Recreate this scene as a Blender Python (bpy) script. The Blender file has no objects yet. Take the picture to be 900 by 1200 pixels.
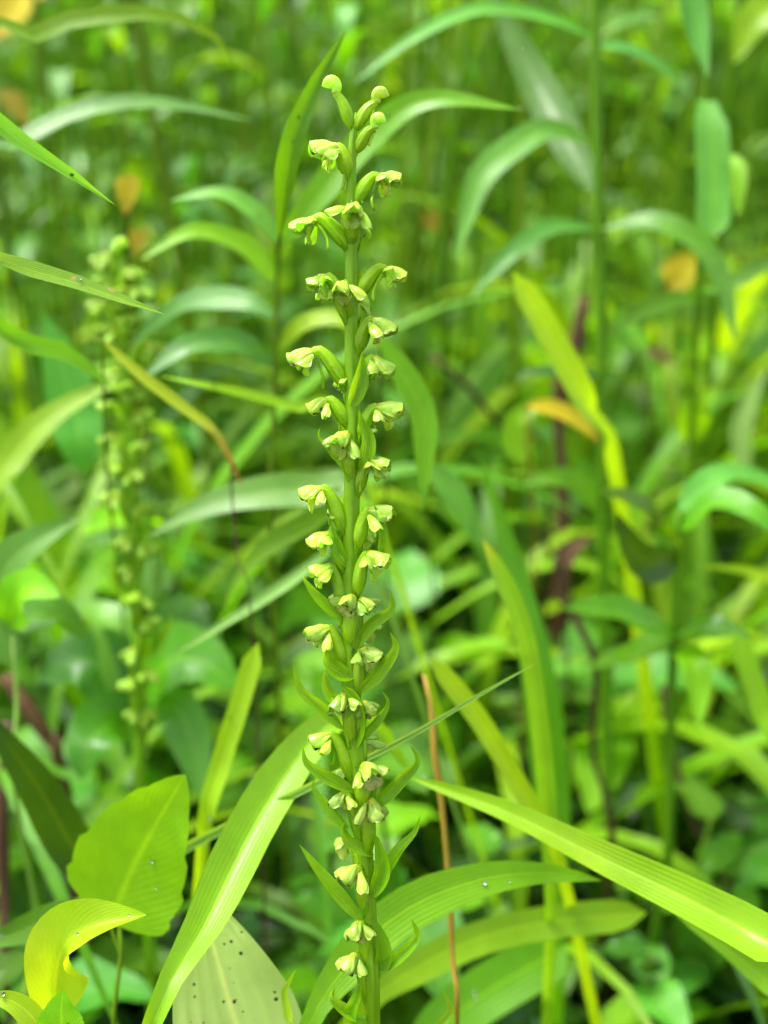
import bpy, math, random
import numpy as np
random.seed(7)
RNG = np.random.default_rng(7)
scene = bpy.context.scene
COL = scene.collection

# ------------------------------------------------------------------ camera
CAM = np.array([0.0, 0.0, 0.40])
PITCH = math.radians(22)
FW = np.array([0, math.cos(PITCH), -math.sin(PITCH)])
UP = np.array([0, math.sin(PITCH), math.cos(PITCH)])
RT = np.array([1.0, 0, 0])
HALF = 0.432
K = HALF / 600.0
cd = bpy.data.cameras.new('camera')
cam = bpy.data.objects.new('camera', cd)
COL.objects.link(cam)
cam.location = CAM
cam.rotation_euler = (math.radians(90) - PITCH, 0, 0)
cd.sensor_fit = 'VERTICAL'
cd.sensor_height = 24
cd.lens = 12 / HALF
cd.clip_start = 0.01
cd.clip_end = 500
cd.dof.use_dof = True
cd.dof.focus_distance = 0.25
cd.dof.aperture_fstop = (cd.lens / 1000) / 0.0056
scene.camera = cam

# ------------------------------------------------------------------ light
w = bpy.data.worlds.new('World')
scene.world = w
w.use_nodes = True
nt = w.node_tree
bg = nt.nodes['Background']
sky = nt.nodes.new('ShaderNodeTexSky')
sky.sky_type = 'NISHITA'
sky.sun_disc = False
SUN_EL, SUN_AZ = math.radians(62), math.radians(-60)     # azimuth from +y towards +x
sky.sun_elevation = SUN_EL
sky.sun_rotation = SUN_AZ
sky.air_density = 1.0
sky.dust_density = 3.0
hs = nt.nodes.new('ShaderNodeHueSaturation')        # cloud-veiled: the blue of the clear sky is mostly gone
hs.inputs['Saturation'].default_value = 0.35
nt.links.new(sky.outputs[0], hs.inputs['Color'])
nt.links.new(hs.outputs[0], bg.inputs[0])
bg.inputs[1].default_value = 0.125
sd = bpy.data.lights.new('sun', 'SUN')
sd.energy = 2.3
sd.angle = math.radians(26)
sd.color = (1.0, 0.97, 0.92)
sun = bpy.data.objects.new('sun', sd)
COL.objects.link(sun)
sun.rotation_euler = (math.pi / 2 - SUN_EL, 0, math.pi - SUN_AZ)
vs = scene.view_settings
vs.view_transform = 'Standard'
vs.look = 'None'
vs.gamma = 1
vs.exposure = 1.85
scene.cycles.max_bounces = 7
scene.cycles.diffuse_bounces = 4
scene.cycles.glossy_bounces = 2
scene.cycles.transmission_bounces = 6
scene.cycles.transparent_max_bounces = 4
scene.cycles.caustics_reflective = False
scene.cycles.caustics_refractive = False
scene.cycles.sample_clamp_indirect = 6


# ------------------------------------------------------------------ helpers
def at(px, py, d):
    """photograph pixel + distance along the view -> world point"""
    return CAM + d * (FW + RT * (px - 450) * K + UP * (600 - py) * K)


def unit(v):
    v = np.asarray(v, float)
    n = np.linalg.norm(v, axis=-1, keepdims=True)
    return v / np.maximum(n, 1e-12)


def mesh(name, V, F, mat, uv=None, smooth=True):
    V = np.asarray(V, dtype=np.float32)
    me = bpy.data.meshes.new(name)
    if isinstance(F, np.ndarray):
        nf, k = F.shape
        me.vertices.add(len(V))
        me.vertices.foreach_set('co', V.ravel())
        me.loops.add(nf * k)
        me.loops.foreach_set('vertex_index', F.astype(np.int32).ravel())
        me.polygons.add(nf)
        me.polygons.foreach_set('loop_start', np.arange(0, nf * k, k, dtype=np.int32))
        me.polygons.foreach_set('loop_total', np.full(nf, k, dtype=np.int32))
        me.update(calc_edges=True)
    else:
        me.from_pydata([tuple(map(float, v)) for v in V], [], F)
        me.update()
    if uv is not None:
        li = np.empty(len(me.loops), dtype=np.int32)
        me.loops.foreach_get('vertex_index', li)
        l = me.uv_layers.new(name='UVMap')
        l.data.foreach_set('uv', np.asarray(uv, dtype=np.float32)[li].ravel())
    if smooth:
        me.polygons.foreach_set('use_smooth', np.ones(len(me.polygons), dtype=bool))
    if mat is not None:
        me.materials.append(mat)
    return me


def setp(o, label=None, cat=None, group=None, kind=None):
    if label: o['label'] = label
    if cat: o['category'] = cat
    if group: o['group'] = group
    if kind: o['kind'] = kind
    return o


def thing(name, label, cat, loc, group=None):
    o = bpy.data.objects.new(name, None)
    o.empty_display_size = 0.01
    COL.objects.link(o)
    o.location = tuple(map(float, loc))
    return setp(o, label, cat, group)


def origin(o):
    p = np.zeros(3)
    while o is not None:
        p += np.array(o.location)
        o = o.parent
    return p


def part(name, geo, mat, parent, label=None, kind=None):
    """world-space geometry -> child object"""
    V, F, uv = geo
    me = mesh(name, np.asarray(V) - (origin(parent) if parent else 0), F, mat, uv)
    o = bpy.data.objects.new(name, me)
    COL.objects.link(o)
    o.parent = parent
    setp(o, label, kind=kind)
    return o


def solo(name, geo, mat, label, cat, group=None, kind=None, loc=None):
    V, F, uv = geo
    V = np.asarray(V)
    if loc is None:
        loc = V[np.argmin(V[:, 2])]
    me = mesh(name, V - loc, F, mat, uv)
    o = bpy.data.objects.new(name, me)
    COL.objects.link(o)
    o.location = tuple(map(float, loc))
    return setp(o, label, cat, group, kind)


def join(geos):
    Vs, Fs, Us, n = [], [], [], 0
    for V, F, U in geos:
        V = np.asarray(V)
        Vs.append(V); Us.append(U)
        Fs.append(np.asarray(F) + n)
        n += len(V)
    return np.concatenate(Vs), np.concatenate(Fs), np.concatenate(Us)


def spline(P, n):
    """Catmull-Rom through P, n samples evenly along its length"""
    P = np.asarray(P, float)
    if len(P) == 2:
        t = np.linspace(0, 1, n)[:, None]
        return P[0] * (1 - t) + P[1] * t
    Q = np.vstack([2 * P[0] - P[1], P, 2 * P[-1] - P[-2]])
    out = []
    for i in range(1, len(Q) - 2):
        t = np.linspace(0, 1, 14, endpoint=False)[:, None]
        a, b, c, d = Q[i - 1], Q[i], Q[i + 1], Q[i + 2]
        out.append(0.5 * (2 * b + (c - a) * t + (2 * a - 5 * b + 4 * c - d) * t ** 2 + (3 * b - a - 3 * c + d) * t ** 3))
    out.append(Q[-2][None])
    S = np.vstack(out)
    L = np.concatenate([[0], np.cumsum(np.linalg.norm(np.diff(S, axis=0), axis=1))])
    u = np.linspace(0, L[-1], n)
    return np.stack([np.interp(u, L, S[:, k]) for k in range(3)], 1)


def grid_faces(n, m):
    i, j = np.meshgrid(np.arange(n - 1), np.arange(m - 1), indexing='ij')
    a = (i * m + j).ravel()
    return np.stack([a, a + 1, a + m + 1, a + m], 1)


def sm(x):
    x = np.clip(x, 0, 1)
    return x * x * (3 - 2 * x)


def width_profile(kind, t):
    if kind == 'blade':
        return (0.35 + 0.65 * sm(t / 0.35)) * np.clip((1 - t) / 0.5, 0, 1) ** 0.75 + 0.004
    if kind == 'lance':
        return np.sin(np.pi * np.clip(t, 0, 1) ** 0.72) ** 0.85 * 0.97 + 0.03 * (1 - t)
    if kind == 'strap':
        return (0.6 + 0.4 * sm(t / 0.3)) * np.clip((1 - t) / 0.10, 0, 1) ** 0.6 + 0.01
    if kind == 'ovate':
        return np.clip(t / 0.10, 0, 1) ** 0.5 * (np.sin(np.pi * (0.10 + 0.9 * t) ** 0.66) ** 0.8) + 0.012
    if kind == 'flat':                                   # runs out of frame at its base
        return np.clip((1 - t) / 0.8, 0, 1) ** 0.6 + 0.004
    return np.ones_like(t)


def ribbon(P, wid, kind='lance', N=None, n=26, m=7, fold=0.25, twist=0.0, wave=0.05, serr=0, rib=0.0, seed=0, curl=0.0, t0=0.0):
    """leaf blade along the polyline P; N = rough facing normal; world units"""
    r = random.Random(seed)
    C = spline(P, n)
    T = unit(np.gradient(C, axis=0))
    N = np.array([0, -0.35, 0.94]) if N is None else np.asarray(N, float)
    S = unit(np.cross(T, np.broadcast_to(N, T.shape)))
    Nn = unit(np.cross(S, T))
    t = np.linspace(0, 1, n)
    ang = twist * t
    t = np.clip((t - t0) / (1 - t0), 0, 1)
    S2 = S * np.cos(ang)[:, None] + Nn * np.sin(ang)[:, None]
    N2 = -S * np.sin(ang)[:, None] + Nn * np.cos(ang)[:, None]
    v = np.linspace(-1, 1, m)
    hw = 0.5 * wid * width_profile(kind, t)
    if serr:
        saw = (t * serr) % 1.0
        hw_e = hw * (1 - 0.09 * saw)
    else:
        hw_e = hw
    ph = r.uniform(0, 6.28)
    V = np.zeros((n, m, 3))
    for j, vv in enumerate(v):
        h = hw_e if abs(vv) > 0.99 else hw
        z = fold * abs(vv) ** 1.3 * h - curl * vv * vv * h
        z = z + wave * wid * 0.5 * np.sin(t * 13 + ph + (2.1 if vv > 0 else 0)) * abs(vv) ** 2 * np.minimum(1, hw / (0.25 * wid + 1e-9))
        z = z + rib * wid * math.cos(vv * 9.4)
        V[:, j] = C + S2 * (vv * h)[:, None] + N2 * z[:, None]
    uv = np.stack(np.meshgrid(t, (v + 1) / 2, indexing='ij'), -1).reshape(-1, 2)
    return V.reshape(-1, 3), grid_faces(n, m), uv


def tube(P, R, n=12, sides=8, ridge=0.0, nridge=5, caps=True, resample=True):
    C = spline(P, n) if resample else np.asarray(P, float)
    n = len(C)
    R = np.interp(np.linspace(0, 1, n), np.linspace(0, 1, len(R)), R) if not np.isscalar(R) else np.full(n, R)
    T = unit(np.gradient(C, axis=0))
    ref = np.array([0.13, -1.0, 0.2]) if abs(T[0][1]) < 0.8 else np.array([0, 0.1, 1.0])
    A = unit(np.cross(T, ref)); B = np.cross(T, A)
    th = np.linspace(0, 2 * np.pi, sides, endpoint=False)
    V = np.zeros((n, sides, 3))
    for j, a in enumerate(th):
        rr = R * (1 + ridge * np.cos(a * nridge + np.linspace(0, 2.0, n)))
        V[:, j] = C + A * (np.cos(a) * rr)[:, None] + B * (np.sin(a) * rr)[:, None]
    i, j = np.meshgrid(np.arange(n - 1), np.arange(sides), indexing='ij')
    a = (i * sides + j).ravel(); b = (i * sides + (j + 1) % sides).ravel()
    F = np.stack([a, b, b + sides, a + sides], 1)
    V = V.reshape(-1, 3)
    uv = np.stack(np.meshgrid(np.linspace(0, 1, n), np.linspace(0, 1, sides), indexing='ij'), -1).reshape(-1, 2)
    if caps:
        nv = len(V)
        V = np.vstack([V, C[0][None], C[-1][None]])
        uv = np.vstack([uv, [[0, .5], [1, .5]]])
        c0 = np.arange(0, sides, 2)
        f0 = np.stack([np.full(len(c0), nv), (c0 + 2) % sides, (c0 + 1) % sides, c0], 1)
        o = (n - 1) * sides
        f1 = np.stack([np.full(len(c0), nv + 1), o + c0, o + (c0 + 1) % sides, o + (c0 + 2) % sides], 1)
        F = np.vstack([F, f0, f1])
    return V, F, uv


def petal(O, f, u, L, W, cup=0.5, curl=0.0, n=11, m=9, thick=0.05, notch=0.0, ruff=0.0, blunt=0.5, seed=0):
    """closed fleshy petal from O along f, its convex side towards u"""
    r = random.Random(seed)
    f = unit(f); u = unit(np.asarray(u) - f * np.dot(f, u)); s = np.cross(f, u)
    t = 1 - (1 - np.linspace(0, 1, n)) ** 1.7
    q = np.clip((t - blunt) / (1 - blunt), 0, 1)
    prof = (0.34 + 0.66 * sm(t / 0.55)) * np.sqrt(np.maximum(0, 1 - q ** 2.2))
    prof[-1] = 0.10
    ph = r.uniform(0, 6)
    top = np.zeros((n, m, 3)); v = np.linspace(-1, 1, m)
    for j, vv in enumerate(v):
        x = L * (t - notch * (1 - abs(vv)) * t ** 3)
        a = curl * t
        px = L * np.where(abs(curl) > 1e-3, np.sin(a) / (curl if abs(curl) > 1e-3 else 1), x / L)
        pz = -L * np.where(abs(curl) > 1e-3, (1 - np.cos(a)) / (curl if abs(curl) > 1e-3 else 1), 0)
        px = px - L * notch * (1 - abs(vv)) * t ** 3
        h = 0.5 * W * prof
        z = pz - cup * h * vv * vv + (ruff + .045) * W * (np.sin(t * 9 + ph + vv * 3) * abs(vv) + .6 * np.sin(t * 6 - ph * 2 + vv * 5))
        # edges fold inwards when the cup is deep
        sy = h * vv * (1 - 0.25 * cup * vv * vv)
        top[:, j] = O + f * px[:, None] + s * sy[:, None] + u * z[:, None]
    V = top.reshape(-1, 3)
    th = thick * W * (1 - 0.8 * np.abs(np.tile(v, n)) ** 3) * np.repeat(np.clip(prof * 1.2, 0, 1), m)
    Vb = V - u * th[:, None]
    nv = len(V); F = grid_faces(n, m)
    Fb = F[:, ::-1] + nv
    ring = [j for j in range(m)] + [i * m + m - 1 for i in range(1, n)] + [(n - 1) * m + j for j in range(m - 2, -1, -1)] + [i * m for i in range(n - 2, 0, -1)]
    ring = np.array(ring); nx = np.roll(ring, -1)
    Fr = np.stack([ring, ring + nv, nx + nv, nx], 1)
    uv = np.stack(np.meshgrid(t, (v + 1) / 2, indexing='ij'), -1).reshape(-1, 2)
    return np.vstack([V, Vb]), np.vstack([F[:, ::-1], Fb[:, ::-1], Fr]), np.vstack([uv, uv])


def blob(c, r, ax=(1, 1, 1), f=None, sides=8, rings=6, jit=0.0, seed=0):
    """small rounded body; ax = radii along f, s, u"""
    rr = np.random.default_rng(seed)
    f = unit(f) if f is not None else np.array([1.0, 0, 0])
    h = np.array([0, 0, 1.0]) if abs(f[2]) < 0.9 else np.array([0, 1.0, 0])
    s = unit(np.cross(f, h)); u = np.cross(s, f)
    P = []
    for i in range(rings + 1):
        a = math.pi * i / rings
        for j in range(sides):
            b = 2 * math.pi * j / sides
            k = 1 + jit * rr.uniform(-1, 1)
            rad = math.sin(a) if 0 < i < rings else 0.02
            P.append(c + r * k * (f * ax[0] * -math.cos(a) + s * ax[1] * rad * math.cos(b) + u * ax[2] * rad * math.sin(b)))
    P = np.array(P)
    i, j = np.meshgrid(np.arange(rings), np.arange(sides), indexing='ij')
    a = (i * sides + j).ravel(); b = (i * sides + (j + 1) % sides).ravel()
    F = np.stack([a, a + sides, b + sides, b], 1)
    uv = np.stack([np.repeat(np.linspace(0, 1, rings + 1), sides), np.tile(np.linspace(0, 1, sides), rings + 1)], 1)
    return P, F, uv


# ------------------------------------------------------------------ materials
class NT:
    def __init__(s, m):
        m.use_nodes = True
        s.t = m.node_tree; s.t.nodes.clear()
    def n(s, typ, **kw):
        x = s.t.nodes.new(typ)
        for k, v in kw.items():
            if k.startswith('i_'):
                x.inputs[k[2:].replace('_', ' ')].default_value = v
            else:
                setattr(x, k, v)
        return x
    def l(s, a, b): s.t.links.new(a, b)
    def math(s, op, a, b=None, c=None, clamp=False):
        x = s.t.nodes.new('ShaderNodeMath'); x.operation = op; x.use_clamp = clamp
        for i, v in enumerate((a, b, c)):
            if v is None: continue
            if isinstance(v, (int, float)): x.inputs[i].default_value = v
            else: s.l(v, x.inputs[i])
        return x.outputs[0]
    def mix(s, fac, a, b, mode='MIX'):
        x = s.t.nodes.new('ShaderNodeMix'); x.data_type = 'RGBA'; x.blend_type = mode
        for sock, v in ((x.inputs['Factor'], fac), (x.inputs['A'], a), (x.inputs['B'], b)):
            if isinstance(v, (int, float)): sock.default_value = v
            elif isinstance(v, tuple): sock.default_value = (*v[:3], 1)
            else: s.l(v, sock)
        return x.outputs['Result']


def leafmat(name, col, tcol=None, trans=0.4, rough=0.33, veins='par', spots=0.0, var=0.22, spotcol=(0.05, 0.02, 0.01),
            bump=0.35, nscale=90, tip=None, spec=0.5, rib=0.5, freq=60, yel=0.0, coat=0.0, hv=0.035, hc=0.4985):
    m = bpy.data.materials.new(name); g = NT(m)
    if tcol is None:
        tcol = (min(1, col[0] * 2.3 + 0.02), min(1, col[1] * 2.1), col[2] * 0.8)
    out = g.n('ShaderNodeOutputMaterial')
    pb = g.n('ShaderNodeBsdfPrincipled'); tr = g.n('ShaderNodeBsdfTranslucent'); mx = g.n('ShaderNodeMixShader')
    oi = g.n('ShaderNodeObjectInfo'); ge = g.n('ShaderNodeNewGeometry'); tc = g.n('ShaderNodeTexCoord')
    rnd = g.math('FRACT', g.math('ADD', oi.outputs['Random'], g.math('MULTIPLY', ge.outputs['Random Per Island'], 3.7)))
    rnd2 = g.math('FRACT', g.math('MULTIPLY', rnd, 7.31))
    sep = g.n('ShaderNodeSeparateXYZ'); g.l(tc.outputs['UV'], sep.inputs[0])
    U, Vv = sep.outputs[0], sep.outputs[1]
    av = g.math('ABSOLUTE', g.math('SUBTRACT', Vv, 0.5))
    no = g.n('ShaderNodeTexNoise'); no.inputs['Scale'].default_value = nscale; no.inputs['Detail'].default_value = 4
    no.inputs['Roughness'].default_value = 0.6
    g.l(tc.outputs['Object'], no.inputs['Vector'])
    if veins == 'par':
        nv = g.n('ShaderNodeTexNoise'); nv.inputs['Scale'].default_value = nscale * .35; g.l(tc.outputs['Object'], nv.inputs['Vector'])
        vein = g.math('SINE', g.math('ADD', g.math('MULTIPLY', Vv, float(freq)), g.math('MULTIPLY', nv.outputs['Fac'], 4.0)))
        vein = g.math('MULTIPLY', vein, g.math('MULTIPLY', g.math('SUBTRACT', nv.outputs['Fac'], .3, clamp=True), 2.5))
    elif veins == 'pin':
        vein = g.math('SINE', g.math('MULTIPLY', g.math('SUBTRACT', g.math('MULTIPLY', U, 9.0), g.math('MULTIPLY', av, 7.0)), 6.2832))
        vein = g.math('POWER', g.math('ABSOLUTE', vein), 0.35)
    else:
        vein = g.math('MULTIPLY', U, 0.0)
    hsv = g.n('ShaderNodeHueSaturation')
    g.l(g.math('ADD', g.math('MULTIPLY', rnd2, -hv), hc + hv / 2), hsv.inputs['Hue'])
    val = g.math('ADD', g.math('MULTIPLY', rnd, 2 * var), 1 - var)
    val = g.math('MULTIPLY', val, g.math('ADD', g.math('MULTIPLY', no.outputs['Fac'], 0.5), 0.75))
    if veins != 'none':
        val = g.math('MULTIPLY', val, g.math('ADD', g.math('MULTIPLY', vein, 0.035), 1.0))
    g.l(val, hsv.inputs['Value'])
    base = tuple(col)
    c = base
    if rib:
        ribm = g.math('MULTIPLY', g.math('SUBTRACT', 1.0, g.math('MULTIPLY', av, 22.0), clamp=True), rib)
        c = g.mix(ribm, c, (min(1, col[0] * 1.9 + .04), min(1, col[1] * 1.5 + .04), col[2] * 1.6))
    if yel:
        n2 = g.n('ShaderNodeTexNoise'); n2.inputs['Scale'].default_value = nscale * 0.25
        g.l(tc.outputs['Object'], n2.inputs['Vector'])
        ym = g.math('MULTIPLY', g.math('SUBTRACT', n2.outputs['Fac'], 0.52), 6 * yel, clamp=True)
        c = g.mix(ym, c, (0.42, 0.40, 0.03))
    if tip:
        tm = g.math('MULTIPLY', g.math('SUBTRACT', U, tip[1]), tip[2], clamp=True)
        c = g.mix(tm, c, tip[0])
    if isinstance(c, tuple):
        hsv.inputs['Color'].default_value = (*c, 1)
    else:
        g.l(c, hsv.inputs['Color'])
    fc = hsv.outputs[0]
    if spots:
        vo = g.n('ShaderNodeTexVoronoi'); vo.inputs['Scale'].default_value = spots
        vo.inputs['Randomness'].default_value = 1
        g.l(tc.outputs['Object'], vo.inputs['Vector'])
        n3 = g.n('ShaderNodeTexNoise'); n3.inputs['Scale'].default_value = spots * 0.5
        g.l(tc.outputs['Object'], n3.inputs['Vector'])
        th = g.math('MULTIPLY', g.math('SUBTRACT', n3.outputs['Fac'], 0.38, clamp=True), 1.1)
        sp = g.math('MULTIPLY', g.math('SUBTRACT', th, vo.outputs['Distance']), 14.0, clamp=True)
        fc = g.mix(sp, fc, spotcol)
    g.l(fc, pb.inputs['Base Color'])
    k = (tcol[0] / max(col[0], 1e-3), tcol[1] / max(col[1], 1e-3), tcol[2] / max(col[2], 1e-3))
    g.l(g.mix(1.0, fc, k, 'MULTIPLY'), tr.inputs['Color'])
    bp = g.n('ShaderNodeBump'); bp.inputs['Strength'].default_value = bump; bp.inputs['Distance'].default_value = 0.0006
    g.l(g.math('ADD', g.math('MULTIPLY', vein, 0.5), g.math('MULTIPLY', no.outputs['Fac'], 1.2)), bp.inputs['Height'])
    for x in (pb, tr): g.l(bp.outputs[0], x.inputs['Normal'])
    rr = g.math('ADD', g.math('MULTIPLY', no.outputs['Fac'], 0.3), rough - 0.15)
    g.l(rr, pb.inputs['Roughness'])
    pb.inputs['Specular IOR Level'].default_value = spec
    pb.inputs['Coat Weight'].default_value = coat
    pb.inputs['Coat Roughness'].default_value = 0.15
    mx.inputs[0].default_value = trans
    g.l(pb.outputs[0], mx.inputs[1]); g.l(tr.outputs[0], mx.inputs[2])
    g.l(mx.outputs[0], out.inputs[0])
    return m


M = {}
M['lime'] = leafmat('lime_blade', (0.19, 0.37, 0.005), trans=0.42, rough=0.42, spec=.3, bump=0.2)
M['limegloss'] = leafmat('wet_lime_blade', (0.14, 0.31, 0.005), trans=0.38, rough=0.42, spec=.4, coat=0, freq=75, bump=0.18)
M['sunlime'] = leafmat('yellow_lime_blade', (0.22, 0.37, 0.005), trans=0.42, rough=0.36, spec=.35, bump=.2, freq=60, yel=.15)
M['green'] = leafmat('green_blade', (0.105, 0.27, 0.004), trans=0.40, rough=0.42, spec=.3, var=0.35)
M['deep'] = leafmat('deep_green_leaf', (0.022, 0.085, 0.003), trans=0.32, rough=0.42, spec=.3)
M['teal'] = leafmat('sheen_leaf', (0.085, 0.27, 0.018), trans=0.3, rough=0.38, spec=0.4, coat=0.06, veins='pin')
M['herb'] = leafmat('herb_leaf', (0.085, 0.215, 0.004), trans=0.42, rough=0.36, veins='pin', var=0.45, spec=.3, coat=0.05)
M['broad'] = leafmat('broad_leaf', (0.075, 0.225, 0.004), trans=0.38, rough=0.3, veins='pin', bump=.7, spec=.35, coat=0.15, var=0.42)
M['broadlime'] = leafmat('bright_broad_leaf', (0.17, 0.42, 0.005), trans=0.42, rough=0.5, veins='pin', var=.08, spec=.25, nscale=160)
M['yellow'] = leafmat('yellow_leaf', (0.50, 0.36, 0.015), tcol=(0.9, 0.6, 0.03), trans=0.45, rough=0.5, spec=.25, tip=((0.35, 0.10, 0.02), .8, 4))
M['yellowgreen'] = leafmat('yellowing_leaf', (0.25, 0.45, 0.006), trans=0.5, rough=0.45, veins='pin', yel=.4, spec=.3, bump=0.2)
M['lime_tip'] = leafmat('blade_with_brown_tip', (0.16, 0.36, 0.010), trans=0.42, rough=0.36, tip=((0.30, 0.10, 0.03), .975, 60), yel=.15)
M['yellow_tip'] = leafmat('blade_with_yellow_tip', (0.16, 0.35, 0.010), trans=0.42, rough=0.36, tip=((0.50, 0.42, 0.02), 0.93, 10), spec=.3)
M['brown_tip'] = leafmat('blade_fading_brown', (0.26, 0.38, 0.02), trans=0.42, rough=0.4, tip=((0.30, 0.13, 0.03), .6, 3), spec=.3)
M['pale_spot'] = leafmat('pale_spotted_leaf', (0.36, 0.48, 0.13), trans=0.35, rough=0.5, spots=420, veins='par', freq=50, spec=.3, bump=.6)
M['bitten'] = leafmat('blade_with_tan_scar', (0.17, 0.36, 0.014), trans=0.42, rough=0.3, coat=.2, spots=240, spotcol=(0.45, 0.33, 0.12), tip=((0.30, 0.12, 0.03), .975, 60))
M['fernpale'] = leafmat('pale_spike', (0.28, 0.42, 0.09), trans=0.35, rough=0.5)
M['stalk'] = leafmat('herb_stalk', (0.11, 0.24, 0.006), trans=0.12, rough=0.45, rib=0, spec=0.15)
M['palestalk'] = leafmat('pale_stalk', (0.20, 0.36, 0.06), trans=0.2, rough=0.4, rib=0, spec=.3)
M['ochre'] = leafmat('ochre_leaf', (0.26, 0.20, 0.015), trans=0.35, rough=0.5, spec=.2)
M['orange'] = leafmat('orange_stalk', (0.30, 0.20, 0.02), trans=0.2, rough=0.5, rib=0, tcol=(.5, .25, .03), spec=.25)
M['brown'] = leafmat('dead_brown_leaf', (0.13, 0.07, 0.03), trans=0.15, rough=0.6, rib=0, tcol=(.3, .1, .04), bump=1, var=.3, spec=.2, nscale=220)
M['darkstalk'] = leafmat('dark_stalk', (0.06, 0.032, 0.014), trans=0.0, rough=0.5, rib=0, spec=.2)
M['ostem'] = leafmat('orchid_stem', (0.15, 0.38, 0.004), trans=0.25, rough=0.45, rib=0, freq=40, var=.05, tcol=(.3, .6, .005), spec=.25, hv=0.01, hc=0.492)
M['ovary'] = leafmat('orchid_ovary', (0.28, 0.56, 0.006), trans=0.36, rough=0.36, rib=0, freq=38, var=.12, nscale=500, tcol=(.6, .85, .01), spec=.35, hv=0.01, hc=0.492)
M['bract'] = leafmat('orchid_bract', (0.17, 0.42, 0.005), trans=0.42, rough=0.34, rib=.3, freq=40, var=.12, nscale=300, tcol=(.35, .68, .01), spec=.35, hv=0.01, hc=0.492)
M['petal'] = leafmat('orchid_petal', (0.50, 0.78, 0.08), trans=0.4, rough=.3, rib=.15, freq=14, var=0.2, nscale=700, tcol=(.62, .92, .05), spec=.4, bump=.3, coat=0.3, hv=0.022, hc=0.492)
M['lip'] = leafmat('orchid_lip', (0.50, 0.72, 0.08), trans=.5, rough=.3, rib=0, freq=14, var=0.2, nscale=900, tcol=(.70, .9, .08), spec=.4, bump=.3, coat=0.3, hv=0.022, hc=0.492)
M['dimpetal'] = leafmat('green_petal', (0.27, 0.48, 0.03), trans=0.35, rough=0.4, rib=0, freq=14, var=.15, nscale=700, spec=.3, bump=.3, hv=0.01, hc=0.492)
M['column'] = leafmat('orchid_column', (0.70, 0.68, 0.02), trans=0.35, rough=0.4, rib=0, freq=20, var=.05, tcol=(.9, .85, .02), spec=.3)
M['agedlip'] = leafmat('aged_lip', (0.55, 0.66, 0.18), trans=.5, rough=.3, rib=0, freq=14, var=0.2, nscale=900, tcol=(.80, .86, .2), spec=.35, bump=.3, coat=0.3, hv=0.022, hc=0.492)
M['aged'] = leafmat('aged_petal', (0.36, 0.60, 0.07), trans=0.38, rough=.3, rib=.15, freq=14, var=0.2, nscale=700, tcol=(.58, .82, .08), spec=.35, bump=.3, coat=0.3, hv=0.022, hc=0.492)

m = bpy.data.materials.new('water'); g = NT(m)
o_ = g.n('ShaderNodeOutputMaterial'); p_ = g.n('ShaderNodeBsdfPrincipled')
p_.inputs['Base Color'].default_value = (1, 1, 1, 1); p_.inputs['Roughness'].default_value = 0.02
p_.inputs['IOR'].default_value = 1.33; p_.inputs['Transmission Weight'].default_value = 1
g.l(p_.outputs[0], o_.inputs[0]); M['water'] = m

m = bpy.data.materials.new('soil'); g = NT(m)
o_ = g.n('ShaderNodeOutputMaterial'); p_ = g.n('ShaderNodeBsdfPrincipled'); tc = g.n('ShaderNodeTexCoord')
n1 = g.n('ShaderNodeTexNoise'); n1.inputs['Scale'].default_value = 60; n1.inputs['Detail'].default_value = 8
n2 = g.n('ShaderNodeTexNoise'); n2.inputs['Scale'].default_value = 9; n2.inputs['Detail'].default_value = 4
for q in (n1, n2): g.l(tc.outputs['Object'], q.inputs['Vector'])
c1 = g.mix(n1.outputs['Fac'], (0.008, 0.005, 0.003), (0.055, 0.032, 0.018))
mm = g.math('MULTIPLY', g.math('SUBTRACT', n2.outputs['Fac'], 0.52), 5.0, clamp=True)
g.l(g.mix(mm, c1, (0.03, 0.06, 0.012)), p_.inputs['Base Color'])
bp = g.n('ShaderNodeBump'); bp.inputs['Strength'].default_value = .9; bp.inputs['Distance'].default_value = .006
g.l(n1.outputs['Fac'], bp.inputs['Height']); g.l(bp.outputs[0], p_.inputs['Normal'])
p_.inputs['Roughness'].default_value = 0.85
g.l(p_.outputs[0], o_.inputs[0]); M['soil'] = m

# ------------------------------------------------------------------ ground
xs = np.concatenate([-np.geomspace(60, 1.7, 12), np.linspace(-1.6, 1.6, 81), np.geomspace(1.7, 60, 12)])
ys = np.concatenate([-np.geomspace(30, 0.6, 8), np.linspace(-0.5, 3, 90), np.geomspace(3.1, 120, 14)])
X, Y = np.meshgrid(xs, ys, indexing='ij')
Z = 0.008 * np.sin(X * 21 + 1) * np.sin(Y * 17) + 0.006 * np.sin(X * 53 + Y * 31) + RNG.uniform(-.003, .003, X.shape)
G = np.stack([X, Y, Z], -1).reshape(-1, 3)
F = grid_faces(len(xs), len(ys))[:, ::-1]
solo('ground', (G, F, G[:, :2]), M['soil'], None, None, kind='structure', loc=np.zeros(3))['label'] = 'dark damp soil under the undergrowth'


# ------------------------------------------------------------------ the orchids
def stem_at(stem, py):
    """stem: list of (px,py,depth,width) from top to bottom"""
    ys_ = [s[1] for s in stem]
    return tuple(np.interp(py, ys_, [s[k] for s in stem]) for k in (0, 2, 3))


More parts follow.
